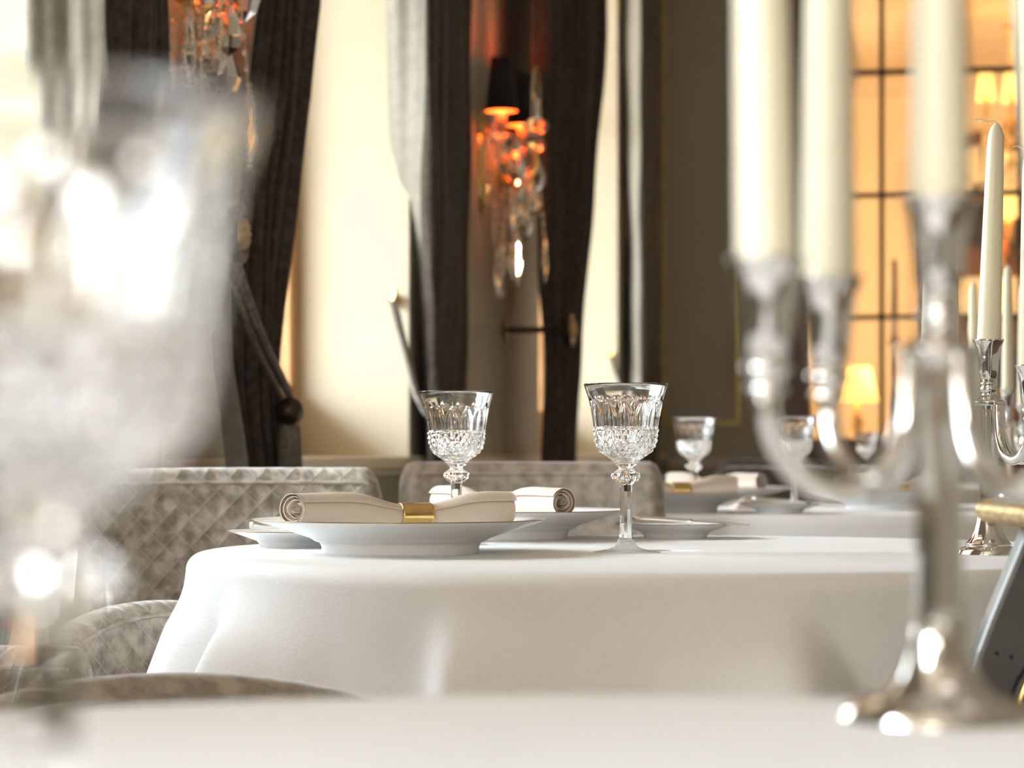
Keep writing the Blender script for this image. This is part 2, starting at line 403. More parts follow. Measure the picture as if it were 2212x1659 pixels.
    for (q, p, z, e) in ((-.1, 2.0, 1.9, 75), (3.4, 2.2, 1.9, 75), (1.0, 1.25, 1.35, 7)):
        L = bpy.data.lights.new('warm_lamp_light', 'POINT'); L.energy = e; L.color = (1, .74, .43); L.shadow_soft_size = .12
        o = bpy.data.objects.new('warm_lamp_light', L); COL.objects.link(o); o.location = Ep(q, p, z)

# ------------------------------------------------------------------ curtains
def curtain(name_label, levels, nf, amp, seed, u_rows=150, lin=None):
    """levels: list of (z, [(s,t), ...]) from top to bottom: plan path of the gathered cloth at that height"""
    rnd = random.Random(seed); ph = [rnd.uniform(0, 6.28) for _ in range(6)]
    zs = [l[0] for l in levels]; m = MB(); rows = []
    nz = 70; cut = []
    for j in range(nz + 1):
        z = zs[0] + (zs[-1] - zs[0]) * j / nz
        path = []
        for k in range(len(levels[0][1])):
            path.append((float(np.interp(-z, [-a for a in zs], [l[1][k][0] for l in levels])), float(np.interp(-z, [-a for a in zs], [l[1][k][1] for l in levels]))))
        P = np.array([(p[0], p[1]) for p in path]); d = np.r_[0, np.cumsum(np.hypot(*np.diff(P, axis=0).T))]
        row = []
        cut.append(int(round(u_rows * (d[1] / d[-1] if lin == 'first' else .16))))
        for i in range(u_rows + 1):
            u = i / u_rows; x = u * d[-1]
            s_ = np.interp(x, d, P[:, 0]); t_ = np.interp(x, d, P[:, 1])
            x0, x1 = max(0, x - .02), min(d[-1], x + .02)
            ds = np.interp(x1, d, P[:, 0]) - np.interp(x0, d, P[:, 0]); dt = np.interp(x1, d, P[:, 1]) - np.interp(x0, d, P[:, 1])
            l = math.hypot(ds, dt) or 1; ns, ntt = -dt / l, ds / l
            am = amp * (.75 + .25 * math.sin(2.3 * z + ph[0]))
            off = am * (math.sin(2 * PI * nf * u + .5 * math.sin(3 * u + ph[1]) + .35 * math.sin(1.7 * z + ph[2])) + .35 * math.sin(2 * PI * nf * 2.3 * u + ph[3] + .6 * z))
            off += .006 * math.sin(9 * z + 7 * u + ph[4]) * math.sin(4 * z + ph[5])
            row.append(Wp(s_ + ns * off, t_ + ntt * off, z))
        rows.append(row)
    if lin:
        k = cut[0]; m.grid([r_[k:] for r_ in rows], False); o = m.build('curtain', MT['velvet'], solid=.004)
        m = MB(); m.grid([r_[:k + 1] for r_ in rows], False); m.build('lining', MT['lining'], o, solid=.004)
    else:
        m.grid(rows, False); o = m.build('curtain', MT['velvet'], solid=.004)
    tag(o, name_label, 'curtain', 'velvet window curtains'); return o

def build_curtains():
    def near(pxs, tR, tL, label, seed, nf, amp, Yref, lin=None):
        lv = []
        for (py, xl, xr) in pxs:
            Y = Yref; z = Z_at(py, Y)
            sr = S_of(xr, tR); sl = S_of(xl, tL)
            lv.append((z, [(sl, tL), (sr, tR)]))
        return curtain(label, lv, nf, amp, seed, lin=lin)
    near([(-900, 545, 668), (0, 530, 668), (200, 510, 655), (400, 488, 630), (600, 470, 610), (800, 475, 590), (900, 488, 590), (1000, 498, 606), (1860, 500, 610)], .14, .10,
         'dark charcoal velvet curtain tied back beside the crystal sconce at upper left', 3, 5.5, .028, 4.85, 'edge')
    near([(-500, 1160, 1285), (0, 1160, 1290), (300, 1158, 1275), (600, 1162, 1255), (720, 1172, 1245), (850, 1175, 1240), (1000, 1172, 1238), (1500, 1172, 1240)], .16, .12,
         'dark velvet curtain right behind the shaded crystal sconce', 11, 6.5, .030, 7.9)
    # far curtains: a lit edge across the opening, then the dark face on the pier
    def far(rows, ta, label, seed, Yref, nf, amp):
        lv = []
        for (py, xa, xb, xc) in rows:
            z = Z_at(py, Yref); tb = ta + .115
            # edge (xa -> xb) runs out of the recess, face (xb -> xc) along the wall
            sa = S_of(xa + 8, ta); sb = S_of(xb, tb); sc_ = S_of(xc - 10, tb + .01)
            lv.append((z, [(sa, ta), (sb, tb), (sc_, tb + .01)]))
        return curtain(label, lv, nf, amp, seed, lin='first')
    far([(-800, 822, 925, 1020), (0, 826, 925, 1020), (300, 836, 928, 1020), (550, 862, 934, 1018), (700, 880, 938, 1014), (850, 898, 938, 1010), (1000, 900, 940, 1000), (1600, 895, 940, 1000)], -.045,
        'pale-edged velvet curtain beyond the first bright window reveal, cord around it', 21, 6.4, 4.3, .011)
    far([(-500, 1338, 1384, 1428), (0, 1338, 1384, 1428), (400, 1342, 1386, 1430), (700, 1348, 1388, 1430), (850, 1345, 1388, 1428), (1000, 1340, 1386, 1426), (1400, 1340, 1386, 1426)], .004,
        'narrow silvery curtain at the wall corner beside the gold panel moulding', 31, 9.8, 4.3, .010)
    far([(-1400, 50, 225, 360), (0, 46, 225, 360), (100, 50, 225, 360), (220, 70, 230, 360), (350, 85, 240, 358), (600, 95, 250, 350), (1000, 95, 250, 350), (2100, 95, 250, 350)], -.04,
        'pale velvet curtain cut by the photo\'s left edge, above the blurred goblet', 41, 3.75, 4.3, .013)

def build_holdbacks():
    for i, (px, py, t, lab) in enumerate([(512, 505, .20, 'round dark curtain holdback with gold centre, near the upper-left sconce'), (1230, 712, .20, 'dark curtain holdback rosette below the right side of the shaded sconce')]):
        s = S_of(px, t); Y = Y_of(s, t); z = Z_at(py, Y)
        r = tag(empty('curtain_holdback', Wp(s, 0, z), -TH - PI / 2 + PI / 2), lab, 'holdback', 'curtain holdbacks')
        # local x = wall normal
        m = MB(); m.tube([(0, 0, 0), (t * .5, 0, 0), (t, 0, 0)], .010, 12); m.tube([(0.004, 0, 0), (.012, 0, 0)], .03, 20); m.build('stalk', MT['bronze'], r)
        m = MB(); rows = []
        for (rr, x) in [(1e-5, t + .004), (.028, t + .006), (.040, t + .012), (.050, t + .008), (.052, t), (.045, t - .012), (1e-5, t - .014)]:
            rows.append([(x, rr * math.cos(2 * PI * k / 40), rr * math.sin(2 * PI * k / 40)) for k in range(40)])
        m.grid(rows, True); m.build('rosette', MT['bronze'], r)
        m = MB(); rows = []
        for (rr, x) in [(.027, t + .007), (.025, t + .014), (.016, t + .019), (1e-5, t + .021)]:
            rows.append([(x + .002 * math.cos(8 * 2 * PI * k / 40) * (rr > .01), rr * math.cos(2 * PI * k / 40), rr * math.sin(2 * PI * k / 40)) for k in range(40)])
        m.grid(rows, True); m.build('medallion', MT['brass'], r)
    # hooks on the far jambs with the cords running down to the curtains
    for (px, py, t, lab, lab2, c1, c2) in [
        (853, 648, -.035, 'small gold hook on the first bright window reveal', 'slack cord looped from the gold hook around the pale-edged curtain', (882, 770), (908, 862)),
        (1322, 770, -.02, 'tiny gold hook on the second, narrower window reveal', 'short cord from the tiny gold hook around the narrow silvery curtain', (1334, 815), (1350, 850))]:
        jamb = 0.0 if px < 1000 else 3.75
        tt = t; s = jamb - .02; Y = Y_of(s, tt); z = Z_at(py, Y)
        # put it on the jamb face where the photo shows it
        tt = ((px - 1106) / FPX * (P0[1] + s * U[1]) - (P0[0] + s * U[0])) / (N[0] - (px - 1106) / FPX * N[1])
        r = tag(empty('curtain_hook', Wp(s, tt, z), -TH), lab, 'hook', 'tieback hooks')
        m = MB(); m.ball((0, -.008, 0), .018, 16, 8, (1, .6, 1)); m.build('boss', MT['gold'], r)
        m = MB(); m.tube(catmull([(0, -.01, 0), (0, -.05, -.012), (.012, -.055, .005), (.012, -.05, .025)]), .005, 10); m.build('hook', MT['gold'], r)
        pts = [Wp(s - .05, tt, z)]
        for (cx, cy) in (c1, c2):
            t2 = tt + .06 if (cx, cy) == c1 else .115
            s2 = S_of(cx, t2); pts.append(Wp(s2 - .03, t2, Z_at(cy, Y_of(s2, t2))))
        last = pts[-1]; pts.append((last[0] + .05 * N[0] + .05 * U[0], last[1] + .05 * N[1] + .05 * U[1], last[2] - .06))
        m = MB(); cp = catmull(pts, 10); m.tube(cp, .007, 10)
        m.tube([(p[0] + .012 * N[0] , p[1] + .012 * N[1], p[2] - .006 - .02 * math.sin(PI * i / len(cp))) for i, p in enumerate(cp)], .006, 10)
        tag(m.build('tieback_cord', MT['cord']), lab2, 'cord', 'curtain tieback cords')
    # cord and ball tassel over the near dark curtain
    t = .20; s0 = S_of(506, t); sb = S_of(625, t - .02); zb = Z_at(888, Y_of(sb, t - .02))
    r = tag(empty('tieback_cord', Wp(sb, t - .02, zb)), 'diagonal dark cord with ball tassel across the curtain beside the upper-left sconce', 'cord', 'curtain tieback cords')
    base = Vector(Wp(sb, t - .02, zb))
    def rel(p): return Vector(p) - base
    a = Wp(s0, t, Z_at(555, Y_of(s0, t))); sm_ = S_of(565, t + .012); b = Wp(sm_, t + .012, Z_at(725, Y_of(sm_, t)))
    m = MB(); cp = catmull([rel(a), rel(b), Vector((0, 0, .03))], 12); m.tube(cp, .008, 10)
    m.tube([(p[0] - .012, p[1], p[2] - .010) for p in cp], .006, 10); m.build('cord', MT['cord'], r)
    m = MB(); m.ball((0, 0, 0), .026, 20, 12); m.build('ball', MT['bronze'], r)
    m = MB(); m.lathe([(0, -.024), (.018, -.026), (.02, -.05), (.024, -.14), (.0, -.142)], 40, mod=lambda a, z: 1 + .06 * math.cos(20 * a)); m.build('tassel', MT['cord'], r)

# ------------------------------------------------------------------ crystal sconce
def plaque(h, w, th=.008):
    """kite-shaped fleuron pendant with a beaded border, hanging down from z=0"""
    out = []
    key = [(0, 0), (.22, -.14), (.30, -.24), (.24, -.36), (.50, -.56), (.46, -.68), (.24, -.84), (0, -1)]
    pts = [(x * w * 1.0, z * h) for x, z in key] + [(-x * w, z * h) for x, z in key[-2:0:-1]]
    n = len(pts); m = MB(); c = (0, -.55 * h)
    rows = []
    for k, (sc, y) in enumerate(((0.02, .35), (.62, .45), (.80, 1.), (1., .25), (1., -.25), (.80, -1.), (.62, -.45), (.02, -.35))):
        rows.append([(c[0] + (p[0] - c[0]) * sc, y * th * .5, c[1] + (p[1] - c[1]) * sc) for p in pts])
    m.grid(rows, True, True)
    for i in range(n):                      # beads
        for f in (0, .5):
            a, b = pts[i], pts[(i + 1) % n]
            m.ball((a[0] + (b[0] - a[0]) * f, 0, a[1] + (b[1] - a[1]) * f), .0042, 8, 6)
    return m
def drop(h, w):
    m = MB(); m.lathe([(0, 0), (w * .16, -.03 * h), (w * .12, -.14 * h), (w * .3, -.35 * h), (w * .5, -.66 * h), (w * .36, -.86 * h), (0, -h)], 8, flat=True); return m

def make_sconce():
    """local x = along the wall, y = out from the wall (-y is into the room after rotation), z up; z=0 is the boss"""
    r = empty('wall_sconce')
    m = MB(); rows = []
    for (rr, y) in [(.075, 0), (.075, -.008), (.06, -.018), (.03, -.024), (1e-5, -.03)]:
        rows.append([(rr * .75 * math.cos(2 * PI * k / 32), y, rr * 2 * math.sin(2 * PI * k / 32)) for k in range(32)])
    m.grid(rows, True); m.build('backplate', MT['gold'], r)
    for sx in (-1, 1):
        m = MB(); m.tube(catmull([(0, -.03, 0), (.07 * sx, -.10, -.07), (.14 * sx, -.12, -.05), (.16 * sx, -.09, .02), (.16 * sx, -.09, .05)]), .008, 10); m.build('arm', MT['gold'], r)
        m = MB(); m.lathe([(0, .04), (.012, .04), (.036, .055), (.04, .062), (.012, .06), (0, .06)], 24, (.16 * sx, -.09, 0), mod=lambda a, z: 1 + .08 * math.cos(10 * a)); m.build('drip_dish', MT['prism'], r)
        m = MB(); m.lathe([(0, .062), (.014, .062), (.014, .14), (0, .14)], 16, (.16 * sx, -.09, 0)); m.build('candle_sleeve', MT['sleeve'], r)
        m = MB(); m.ball((.16 * sx, -.09, .165), .014, 12, 8, (1, 1, 1.7)); m.build('bulb', MT['bulb'], r)
        m = MB(); m.lathe([(.046, .125), (.030, .275)], 32, (.16 * sx, -.09, 0)); sh = m.build('lamp_shade', MT['shade_out'], r, solid=.0015)
        m = MB(); m.lathe([(.0440, .1255), (.0282, .2745)], 32, (.16 * sx, -.09, 0)); m.build('shade_lining', MT['shade_in'], sh)
    # central spire and lower arm
    m = MB(); m.tube(catmull([(0, -.03, -.02), (0, -.10, -.08), (0, -.155, -.03), (0, -.16, .03)]), .007, 10); m.build('arm', MT['gold'], r)
    m = MB(); m.lathe([(0, .03), (.02, .03), (.026, .05), (.018, .07), (.028, .085), (.04, .10), (.028, .115), (.014, .125), (.012, .18), (.014, .20), (.006, .26), (0, .28)], 10, (0, -.16, 0), flat=True); m.build('spire', MT['prism'], r)
    m = MB(); m.lathe([(0, -.04), (.02, -.04), (.035, -.07), (.03, -.10), (.014, -.13), (.022, -.16), (0, -.20)], 12, (0, -.10, 0), flat=True); m.build('bobeche', MT['prism'], r)
    # pendants
    rnd = random.Random(5)
    spots = [(-.20, -.09, .05, .10, .05), (-.12, -.09, .05, .10, .05), (-.16, -.05, .05, .12, .06), (-.16, -.13, .05, .12, .06), (.20, -.09, .05, .10, .05), (.12, -.09, .05, .10, .05), (.16, -.05, .05, .12, .06), (.16, -.13, .05, .12, .06),
             (-.06, -.10, -.08, .11, .055), (.06, -.10, -.08, .11, .055), (-.03, -.14, -.05, .10, .05), (.03, -.14, -.05, .10, .05), (-.10, -.11, -.09, .13, .06), (.10, -.11, -.09, .13, .06)]
    for i, (x, y, z, h, w) in enumerate(spots):
        m = drop(h, w) if i % 2 else plaque(h, w); o = m.build('pendant', MT['prism'], r); o.location = (x, y, z); o.rotation_euler = (0, 0, rnd.uniform(-.6, .6))
    for (x, y, z, h, w) in [(0, -.185, -.215, .125, .088), (-.07, -.075, -.22, .13, .085), (.07, -.08, -.21, .12, .08), (-.02, -.11, -.20, .15, .09), (.0, -.05, -.24, .14, .085), (-.12, -.06, -.12, .12, .07), (.12, -.05, -.13, .12, .07)]:
        m = plaque(h, w); o = m.build('pendant', MT['prism'], r); o.location = (x, y, z); o.rotation_euler = (0, 0, rnd.uniform(-.25, .25))
        m = MB(); m.tube([(x, y, z), (x * .7, y * .9 - .005, z + .14)], .0022, 6)
        for k in range(5): m.ball((x - .3 * x * k / 5, y * (1 - .02 * k), z + .028 * k + .01), .0055, 8, 6)
        m.build('bead_chain', MT['prism'], r)
    m = MB()
    m.build
    for (x, z) in [(-.03, .12), (.0, .20), (.03, .12), (0, .05)]:
        m = plaque(.085, .055); o = m.build('crown_crystal', MT['prism'], r); o.location = (x, -.035, z + .085)
    m = MB(); m.ball((0, -.06, -.37), .014, 12, 8); m.build('ball_drop', MT['prism'], r)
    return r

def build_sconces():
    r = make_sconce(); c = copy_tree(r)
    rot = -TH + PI / 2                       # local -y -> wall normal
    for o, s, lab in ((r, -2.08, 'crystal wall sconce at upper left, only its lowest pendants in view'), (c, .92, 'crystal wall sconce with black shades glowing orange between dark curtains')):
        o.location = Wp(s, 0, 1.69); o.rotation_euler = (0, 0, rot); tag(o, lab, 'sconce', 'crystal wall sconces')
        for sx in (-.16, .16):
            L = bpy.data.lights.new('sconce_light', 'POINT'); L.energy = 2.6; L.color = (1, .42, .14); L.shadow_soft_size = .02
            p = bpy.data.objects.new('sconce_light', L); COL.objects.link(p)
            p.location = Vector(Wp(s + sx, .09, 1.69 + .215))

# ------------------------------------------------------------------ tables and cloths
def table(cx, cy, R, folds, lab_t, lab_c, rot=0., zb=.10):
    r = tag(empty('round_table', (cx, cy, 0)), lab_t, 'table', 'round dining tables')
    m = MB(); m.lathe([(0, .712), (R - .05, .712), (R - .045, .718), (R - .045, .738), (R - .05, .744), (0, .744)], 64); m.build('tabletop', MT['walnut'], r)
    m = MB(); m.lathe([(0, 0), (.24, 0), (.24, .02), (.10, .05), (.05, .12), (.045, .62), (.12, .70), (.12, .712), (0, .712)], 32); m.build('pedestal', MT['walnut'], r)
    m = MB(); seg = 480; rows = []
    def F(phi):
        v = 0
        for (c, wl, wr, a) in folds:
            d = (phi - c + 180) % 360 - 180
            w = wl if d < 0 else wr
            v = max(v, a * math.exp(-(abs(d) / w) ** 1.6))
        return .02 + .42 * v
    Fs = [F(360 * i / seg - 180) for i in range(seg)] if folds[0] != 'hero' else None
    def slope(i, h):
        if Fs: return Fs[i]
        phi = 360 * i / seg - 180; e = 8 + 1.5 + 62 * min(h, .16)
        ks = [-180, -165, -150, -135, -120, -108, -96, -84, -72, -63.5, -61.5, -57, -49, -41, -31, -28.5, -25.5, -22, -15, -6, 2, 6.5, 8.0, 8.0 + (e - 8) * .5, e, e + 4, 40, 50, 58, 70, 82, 95, 108, 122, 136, 150, 165, 180]
        vs = [.10, .34, .10, .36, .10, .34, .36, .38, .34, -.02, .0, .60, .24, .02, -.02, .02, .30, .20, .12, .26, .66, 1.0, 1.0, .50, .03, .05, .16, .36, .14, .36, .10, .34, .10, .36, .10, .34, .10, .10]
        return float(np.interp(phi, ks, vs))
    def ring(r0, z, h=0., amt=0.):
        sl = [slope(i, h) if amt else 0 for i in range(seg)]
        if amt and not Fs:
            for _ in range(2): sl = [(sl[i - 1] + 2 * sl[i] + sl[(i + 1) % seg]) / 4 for i in range(seg)]
        row = []
        for i in range(seg):
            phi = math.radians(360 * i / seg - 180)
            rr = r0 + amt * sl[i]
            row.append((cx + rr * math.sin(phi), cy - rr * math.cos(phi), z))
        return row
    sh = .017
    for r0 in np.linspace(.001, R - sh, 14): rows.append(ring(r0, TZ))
    for k in range(1, 9):
        a = PI / 2 * k / 9; rows.append(ring(R - sh + sh * math.sin(a), TZ - sh + sh * math.cos(a)))
    hmax = TZ - sh - zb
    for k in range(0, 45):
        h = hmax * (k / 44) ** 1.15
        amt = h * (.25 + .75 * sm(0, .07, h))
        if h > .28: amt = .28 + (h - .28) * .25
        rows.append(ring(R, TZ - sh - h, h, amt))
    m.grid(rows, True)
    tag(m.build('tablecloth', MT['cloth'], solid=.002), lab_c, 'tablecloth', 'white round tablecloths')

F_MID = ['hero']
F_GEN = [(a, 10, 12, .7 + .2 * math.sin(a)) for a in range(-180, 180, 27)]

# ------------------------------------------------------------------ crystal goblet
def goblet_meshes():
    Zp = [.1005, .102, .1045, .1065, .1097, .115, .1206, .127, .132, .1395, .158, .172, .177, .1895, .190]
    Rp = [.0085, .0135, .0155, .0185, .0234, .0295, .0327, .0345, .0352, .0360, .0388, .0415, .043, .0472, .0475]
    seg = 208; ND = 26; NF = 13
    B = MB(); rows = []
    b0, b1 = .1080, .1390
    zs = [.1005, .1007, .102, .1035, .1045, .1055, .1065, .1075] + list(np.linspace(b0, b1, 41)) + [.1396, .1402] + list(np.linspace(.1412, .1690, 26)) + list(np.linspace(.1695, .1765, 12)) + [.178, .181, .184, .187, .1893]
    tri = lambda x: abs(2 * (x - math.floor(x)) - 1)
    kz = 5.2 / (b1 - b0)
    flags = []
    for z in zs:
        R = interp(z, Zp, Rp); row = []
        for i in range(seg):
            a = 2 * PI * i / seg; r = R
            if z == .1005: r = .001
            elif b0 <= z <= b1:
                u = ND * i / seg; v = kz * (z - b0) / 2
                h = min(tri(u + v), tri(u - v)) if True else 0
                r = R - .0016 + .0030 * h * min(1, (z - b0) / .003 + .3)
            elif .1405 < z < .169:
                x = NF * i / seg; d = abs(x - math.floor(x) - .5) * 2         # 0 in the flute's middle
                wid = .92 * min(1, math.sqrt(max(0, (.169 - z) / .016)))
                if d < wid and wid > 0: r = R - .0013 * (1 - (d / wid) ** 2)
            elif .1690 <= z <= .1768:
                x = NF * i / seg; d = (x - math.floor(x + .5)) / NF * 2 * PI * R
                q = math.hypot(d, z - .1727) / .0033
                if q < 1: r = R - .0011 * math.sqrt(1 - q * q)
            row.append((r * math.cos(a), r * math.sin(a), z))
        rows.append(row)
        flags.append(b0 - .001 <= z <= b1)
    # lip and inside
    nrow = len(rows)
    for (z, dr) in [(.1900, .0004), (.1898, .0010), (.187, .0013), (.18, .0016), (.17, .0020), (.158, .0026), (.148, .0029), (.1395, .0031), (.132, .0034), (.126, .0036), (.1206, .0040), (.1165, .0050)]:
        R = interp(z, Zp, Rp) - dr; rows.append([(R * math.cos(2 * PI * i / seg), R * math.sin(2 * PI * i / seg), z) for i in range(seg)])
    for (r, z) in [(.0205, .1135), (.0135, .1115), (.006, .1106), (.0006, .1105)]:
        rows.append([(r * math.cos(2 * PI * i / seg), r * math.sin(2 * PI * i / seg), z) for i in range(seg)])
    for j in range(len(rows) - 1):
        B.grid([rows[j], rows[j + 1]], True, j < nrow - 1 and flags[j] and flags[j + 1]) if False else None
    vs = [p for r_ in rows for p in r_]; fs = []; flat = set()
    for j in range(len(rows) - 1):
        for i in range(seg):
            a, b = j * seg + i, j * seg + (i + 1) % seg
            if j < nrow - 1 and flags[j] and flags[j + 1]: flat.add(len(fs))
            fs.append((a, b, b + seg, a + seg))
    B.v, B.f, B.flat = vs, fs, flat
    B.add([(0, 0, .1005)], []); B.f.append(tuple(range(seg))[::-1]); B.f.append(tuple(range(len(rows) * seg - seg, len(rows) * seg)))
    S = MB()
    S.lathe([(.0001, .0165), (.0085, .0165), (.0072, .022), (.0066, .034), (.0064, .05), (.0066, .070), (.0072, .0775)], 8, flat=True)
    S.lathe([(.0072, .0775), (.0095, .0795)], 48)
    S.lathe([(.0095, .0795), (.0125, .082), (.0155, .0855), (.0160, .0875), (.0148, .0900), (.0110, .0925)], 48, mod=lambda a, z: 1 + .05 * math.cos(12 * a), flat=True)
    S.lathe([(.0110, .0925), (.0080, .0955), (.0082, .0975), (.0125, .0998), (.0130, .1002), (.0001, .1002)], 48)
    Ft = MB()
    Ft.lathe([(.0001, .0003), (.036, .0003), (.0388, .0009), (.0392, .0017), (.0380, .0026), (.030, .0036), (.022, .0050), (.0168, .0066), (.0134, .0085), (.0115, .0110), (.0096, .0140), (.0086, .0163), (.0001, .0163)], 64, mod=lambda a, z: 1 + (.012 * abs(math.cos(8 * a)) if .0034 < z < .012 else 0))
    return B.mesh('bowl', MT['crystal']), S.mesh('stem', MT['crystal']), Ft.mesh('foot', MT['crystal_foot'])

def build_goblets():
    bm, stm, fm = goblet_meshes()
    for (x, y, sx, sz, lab, rz) in [
        (X_at(1352, 2.855), 2.855, 1, 1, 'tall cut-crystal goblet in front at the table edge, sharply in focus', .07),
        (X_at(986, 3.10), 3.10, .965, .985, 'cut-crystal goblet standing behind the gold-ringed napkin of the front plate', .0),
        (X_at(1499, 5.15), 5.15, .965, .965, 'out-of-focus crystal goblet behind the napkin on the second table, left of its neighbours', .1),
        (X_at(1716, 5.00), 5.00, .965, .965, 'blurred crystal goblet seen against the silver candelabrum\'s left arm', .05),
        (X_at(1871, 9.05), 9.05, .95, .95, 'small distant goblet in front of the glazed partition', .2),
        (X_at(96, .55), .55, 1, 1, 'very large blurred crystal goblet filling the left edge', .12)]:
        r = tag(empty('crystal_goblet', (x, y, TZ + .0005), rz), lab, 'goblet', 'cut crystal goblets')
        r.scale = (sx, sx, sz)
        for n, me in (('bowl', bm), ('stem', stm), ('foot', fm)):
            o = bpy.data.objects.new(n, me); COL.objects.link(o); o.parent = r

# ------------------------------------------------------------------ plates, napkins, knives
def plate_meshes():
    P = MB().lathe([(0, 0), (.080, 0), (.0868, .0008), (.0876, .004), (.0878, .009), (.0895, .0128), (.0950, .0165), (.105, .0200), (.122, .0255), (.14, .0312), (.155, .0357), (.1640, .0385), (.1650, .0392), (.1640, .0397), (.155, .0377), (.14, .0338), (.122, .0284), (.108, .0232), (.1, .0180), (.094, .0145), (.085, .0128), (.05, .0125), (0, .0125)], 128)
    Pr = MB().lathe([(.1632, .0395), (.1648, .0397), (.1655, .0392), (.1646, .0386)], 128)
    B = MB().lathe([(0, 0), (.037, 0), (.0405, .0008), (.0412, .005), (.0445, .0088), (.055, .0128), (.068, .0170), (.0782, .0203), (.079, .0208), (.078, .0212), (.066, .0186), (.052, .0142), (.044, .0108), (.036, .0085), (0, .0083)], 96)
    Br = MB().lathe([(.0775, .0211), (.0788, .0213), (.0795, .0208), (.0785, .0203)], 96)
    return P.mesh('body', MT['china']), Pr.mesh('rim', MT['gilt_line']), B.mesh('body', MT['china']), Br.mesh('rim', MT['gilt_line'])

def napkin_mesh(L=.264, R=.0212, Rr=.0132, ring_at=.565, seed=1, skew=.5):
    turns = 3.6; M = 150; th = .0011; m = MB(); rows = []; nx = 48
    rnd = random.Random(seed); p1 = rnd.uniform(0, 6)
    sp = []
    for i in range(M + 1):
        u = i / M; a = u * turns * 2 * PI - 1.1
        rr = .26 + .70 * u ** .8 + .035 * math.sin(3.1 * a + p1) * (1 - u)
        sp.append((a, rr))
    loop = [(a, rr - .052) for a, rr in sp] + [(a, rr + .0) for a, rr in sp[::-1]]
    for j in range(nx + 1):
        v = j / nx; x = (v - .5) * L
        d = abs(v - ring_at)
        k = Rr + (R - Rr) * sm(.06, .26, d) - .0012 * sm(.30, .55, d)
        sag = -.0075 * (1 - sm(0, .34, d)); sk = skew * max(0, 1 - v / .2)
        row = []
        for a, rr in loop:
            # telescoped ends: inner turns sit slightly further in
            xx = x + (-1 if v < .5 else 1) * -.010 * (1 - rr) * (1 if j in (0, nx) else 0)
            yy = k * rr * math.cos(a) * 1.06
            row.append((xx - sk * (yy - R * .6), yy, k * rr * math.sin(a) * .97 + sag))
        rows.append(row)
    m.grid(rows, True)
    n = len(loop)
    for j in (0, nx):
        b = j * n
        for i in range(M):
            q = (b + i, b + i + 1, b + n - 2 - i, b + n - 1 - i); m.f.append(q if j == 0 else q[::-1])
    return m.mesh('rolled_napkin', MT['napkin'])

